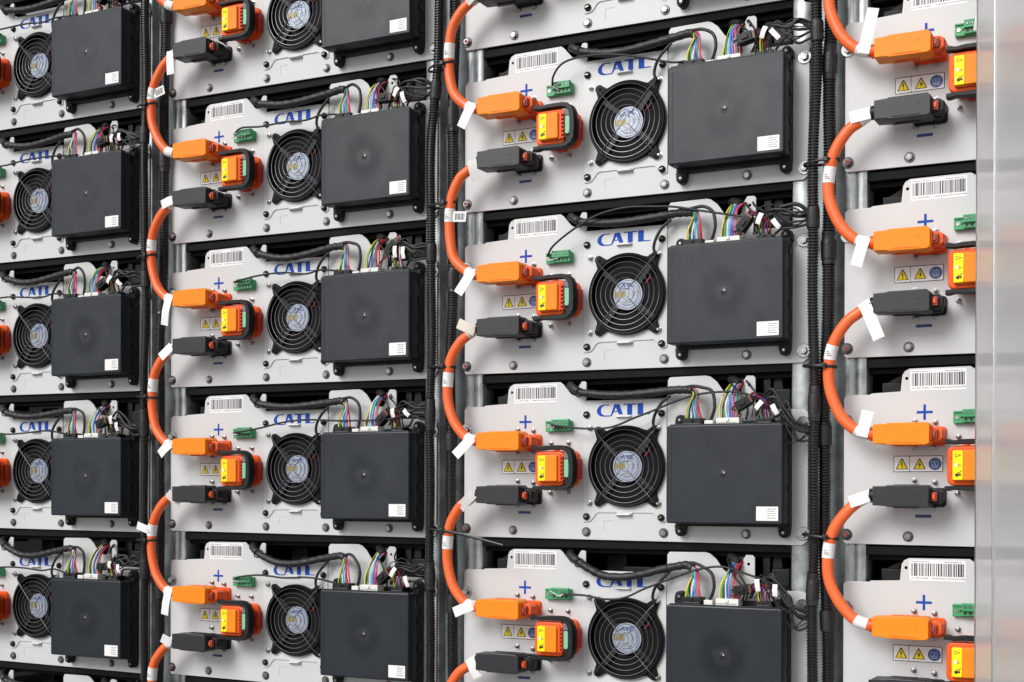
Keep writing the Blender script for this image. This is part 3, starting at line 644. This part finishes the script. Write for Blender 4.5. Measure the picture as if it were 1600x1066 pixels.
def power_cable(c, r):
    """cable whose lower end is at the orange plug of pack (c, r)"""
    g = random.Random(100+ord(c)*10+r); J = lambda a: g.uniform(-a, a)
    rn = {'A': 'far left', 'B': 'second', 'C': 'third', 'D': 'rightmost'}[c]
    if r in ROWS[c]: lab = f"orange cable into the orange plug of the {rowname(c, r)} pack, {CNAME[c]}"
    else: lab = f"orange cable cut off at the photo's bottom edge, {CNAME[c]}"
    h = empty('power_cable', (XC[c], 0, -r*H), lab, 'power cable', 'orange power cables linking packs')
    lx = LEFTX[c]+J(1.5)
    ctl = [(44, -36, 290.3), (36, -36.2, 289.5), (23, -37, 281+J(1)), (8, -38, 269+J(1.5)), (lx*.55, -37, 245+J(2)), (lx, -35, 213+J(3)), (lx*.9, -35, 184+J(2)), (-1+J(1), -36.5, 154+J(2)), (18, -37, 134.5+J(1)), (34, -36.2, 128.2), (44, -36, 127.3)]
    path = spline(ctl, 8)
    b = MB(); b.recalc = False; b.tube(path, 7.3, 'cable', 18); b.build('cable_sheath', h, ang=60)
    def sleeve(i0, i1, m='tagw', name='white_sleeve'):
        b = MB(); b.recalc = False; b.tube(path[i0:i1], 7.9, m, 18); return b.build(name, h, ang=60)
    def flag(i, spec, wid=15):
        if not spec: return
        du, dv, ln, m = spec; d = Vector((du, 0, dv)).normalized(); p = path[i]; wd = Vector((-d.z, 0, d.x))
        b = MB(); s0 = Vector((p.x, p.y-8.6, p.z))-d*5; cv = g.uniform(-4, 3)
        b.sheet([s0+d*0+Vector((0, 1, 0)), s0+d*ln*.2, s0+d*(ln*.6)+Vector((0, -1, 0)), s0+d*(ln+5)+Vector((0, cv, 0))], wid, wd, .4, m); b.build('paper_flag', h)
    sleeve(5, 17 if NEG.get((c, r-1)) and NEG[(c, r-1)][0] < -.5 else 15, (NEG.get((c, r-1)) or (0, 0, 0, 'tagw'))[3]); flag(10, NEG.get((c, r-1)))
    sleeve(len(path)-16, len(path)-7); flag(len(path)-11, POS.get((c, r)))
    # middle identification sleeve + tie to the conduit
    above = (c, r) in (('C', 1), ('C', 2), ('D', 1), ('C', 3), ('D', 3))
    i0 = 36 if above else 33
    if (c, r) in (('B', 1), ('C', 0)): i0 = 36; above = False
    sleeve(i0, i0+6)
    q = path[i0+3]
    b = MB(); 
    for k in range(3): b.box(q.x-3.4, q.x+2.6-k*1.3, q.z-3+k*2.4, q.z-2.2+k*2.4, q.y-7.2, q.y-8.05, 'greyink')
    b.build('sleeve_print', h)
    ti = i0-2 if above else i0+7
    if (c, r) in (('C', 1), ('B', 0)):
        b = MB(); p = path[i0+3]; d = Vector((1, 0, -.1 if c == 'C' else .25)).normalized(); wd = Vector((-d.z, 0, d.x)); q = Vector((p.x+6, p.y-3, p.z))
        b.sheet([q, q+d*11, q+d*23], 15, wd, .4, 'tagw')
        for k in range(9):
            t = 5+k*1.8; b.sheet([q+d*t+Vector((0, -.5, 0)), q+d*(t+(.5 if k % 3 else 1.1))+Vector((0, -.5, 0))], 9.5, wd, .15, 'ink')
        b.build('barcode_flag', h)
    if (c, r) == ('B', 3): 
        b = MB(); p = path[i0+3]; d = Vector((-1, 0, .25)).normalized(); b.sheet([Vector((p.x-4, p.y-6, p.z+2)), Vector((p.x-14, p.y-9, p.z+6)), Vector((p.x-26, p.y-7, p.z+9))], 13, (-d.z, 0, d.x), .4, 'tagw'); b.build('paper_flag', h)
    p = path[ti]; cx = (p.x-41)/2; hw = abs(p.x+41)/2+9.5
    b = MB(); b.recalc = False; tilt = J(.12)
    b.tube([(cx+hw*math.cos(a), -30+13.5*math.sin(a)*(1 if math.sin(a) < 0 else .9)+(-4 if math.cos(a) > 0 else 4)*abs(math.cos(a)), p.z+tilt*hw*math.cos(a)) for a in [2*math.pi*k/28 for k in range(28)]], (1.0, 2.0), 'w_black', 8, closed=True, radii=[(1.9, .9)]*28, flat=(0, 0, 1))
    b.box(cx+hw*.25, cx+hw*.25+6, p.z-3, p.z+3, -43, -48.5, 'w_black', .8)
    if (c, r) == ('C', 3):
        a0 = Vector((cx+hw*.35, -46, p.z)); b.tube([a0, a0+Vector((40, -4, -6)), a0+Vector((104, -6, -20))], 1.0, 'w_black', 6, radii=[(1.9, .9)]*3, flat=(0, 0, 1))
    b.build('cable_tie', h, ang=60)
    return h
for c in 'ABCD':
    for r in ROWS[c]:
        if c == 'A' : continue
        power_cable(c, r)
    if c in 'BC': power_cable(c, ROWS[c][-1]+1)

# ---------------------------------------------------------------- corrugated conduits
def conduit(xs, y, dia, label, grp='corrugated conduits running up between the columns', seed=0, smooth=()):
    g = random.Random(seed); h = empty('corrugated_conduit', (xs(0)*.001, y*.001, -1.2), label, 'conduit', grp)
    ox = xs(0)
    b = MB(); b.recalc = False; z = -1200; P_, Rr = [], []; pitch = 3.9
    while z < 560:
        plain = any(abs(z-s_) < 16+8*math.sin(s_) for s_ in smooth)
        wob = 1.2*math.sin(z*.013+seed)+.8*math.sin(z*.031+seed*2)
        for k, rr_ in ((0, dia/2-1.7), (.25, dia/2), (.55, dia/2), (.8, dia/2-1.7)):
            P_.append((xs(z)-ox+wob, 1.0*math.sin(z*.02+seed), z+k*pitch+1200)); Rr.append(dia/2+.4+.2*math.sin(z) if plain else rr_)
        z += pitch
    b.tube(P_, 1, 'conduit', 12, radii=Rr); b.build('ribbed_tube', h, ang=25)
    for s_ in smooth:
        b = MB(); b.recalc = False; zz = [s_-13+4.3*k for k in range(7)]
        b.tube([(xs(z)-ox+1.2*math.sin(z*.013+seed)+.8*math.sin(z*.031+seed*2), 1.0*math.sin(z*.02+seed), z+1200) for z in zz], 1, 'loom', 12, radii=[dia/2+.9, dia/2+1.3, dia/2+1.1, dia/2+1.6, dia/2+1.2, dia/2+1.4, dia/2+.9]); b.build('tape_wrap', h, ang=60)
    return h
jz = [-r*240+168 for r in range(-1, 5)]
for c, nm in (('B', 'first and second'), ('C', 'second and third'), ('D', 'third and rightmost')):
    x0 = XC[c]*1000
    if c == 'C': f1 = lambda z, x0=x0: x0-40+7*math.tanh((z-180)/90); f2 = lambda z, x0=x0: x0-19+2*math.sin(z*.006)
    elif c == 'B': f1 = lambda z, x0=x0: x0-38; f2 = lambda z, x0=x0: x0-13-5*math.tanh(-(z+50)/200)
    else: f1 = lambda z, x0=x0: x0-37+1.5*math.sin(z*.01); f2 = lambda z, x0=x0: x0-23+3*math.sin(z*.007+1)
    conduit(f1, -25, 14.5, f"black corrugated conduit, left of the pair between the {nm} columns", seed=ord(c), smooth=jz)
    conduit(f2, -10, 17, f"black corrugated conduit, right of the pair between the {nm} columns", seed=ord(c)+5, smooth=[z-40 for z in jz])

# ---------------------------------------------------------------- open cabinet door on the right (brushed upright, so it mirrors the packs smeared sideways)
def door_material():
    m = bpy.data.materials.new('brushed_pale_metal'); m.use_nodes = True; t = m.node_tree; t.nodes.clear(); N = t.nodes.new; K = t.links.new
    out = N('ShaderNodeOutputMaterial'); mix = N('ShaderNodeMixShader'); gl = N('ShaderNodeBsdfGlossy'); pr = N('ShaderNodeBsdfPrincipled'); tc = N('ShaderNodeTexCoord'); mp = N('ShaderNodeMapping')
    mp.inputs['Scale'].default_value = (1, 1, .002); K(tc.outputs['Object'], mp.inputs[0])
    n1 = N('ShaderNodeTexNoise'); n1.inputs['Scale'].default_value = 420; n1.inputs['Detail'].default_value = 5; n1.inputs['Roughness'].default_value = .7; K(mp.outputs[0], n1.inputs['Vector'])
    n2 = N('ShaderNodeTexNoise'); n2.inputs['Scale'].default_value = 70; n2.inputs['Detail'].default_value = 5; n2.inputs['Roughness'].default_value = .7; K(mp.outputs[0], n2.inputs['Vector'])
    bp = N('ShaderNodeBump'); bp.inputs['Strength'].default_value = .26; bp.inputs['Distance'].default_value = .0004; mp.inputs['Scale'].default_value = (1, 1, .0003); K(n1.outputs['Fac'], bp.inputs['Height'])
    gl.inputs['Roughness'].default_value = .05; gl.inputs['Color'].default_value = (.9, .9, .9, 1); K(bp.outputs[0], gl.inputs['Normal'])
    rp = N('ShaderNodeMapRange'); rp.inputs[1].default_value = .3; rp.inputs[2].default_value = .7; rp.inputs[3].default_value = .28; rp.inputs[4].default_value = .18; K(n2.outputs['Fac'], rp.inputs[0])
    pr.inputs['Base Color'].default_value = (.66, .665, .67, 1); pr.inputs['Roughness'].default_value = .5
    K(rp.outputs[0], mix.inputs[0]); K(pr.outputs[0], mix.inputs[1]); K(gl.outputs[0], mix.inputs[2]); K(mix.outputs[0], out.inputs[0]); return m
M['door'] = door_material()
M['trim'] = mat('polished_trim', (.62, .63, .64), .22, metal=.85, noise=.1, nscale=60)
sh = empty('cabinet_door', (.7305, -.055, -1.56), 'pale brushed metal cabinet door standing open at the right edge of the picture', 'cabinet door')
sh.rotation_euler.z = math.atan2(-1, .197)
b = MB(); b.box(9, 860, 0, 2150, 20, .5, 'door', 1)      # local +x runs towards the camera, local -y faces the packs
o = b.build('door_leaf', sh); 
b = MB(); b.recalc = False; b.tube([(4, 3, 0), (4, 3, 2150)], 4.2, 'trim', 16); b.build('edge_trim', sh)
for x, w_ in ((330, 5),):
    b = MB(); b.box(x, x+w_, 0, 2150, 1, -1.2, 'trim', .5); b.build('raised_rib', sh)
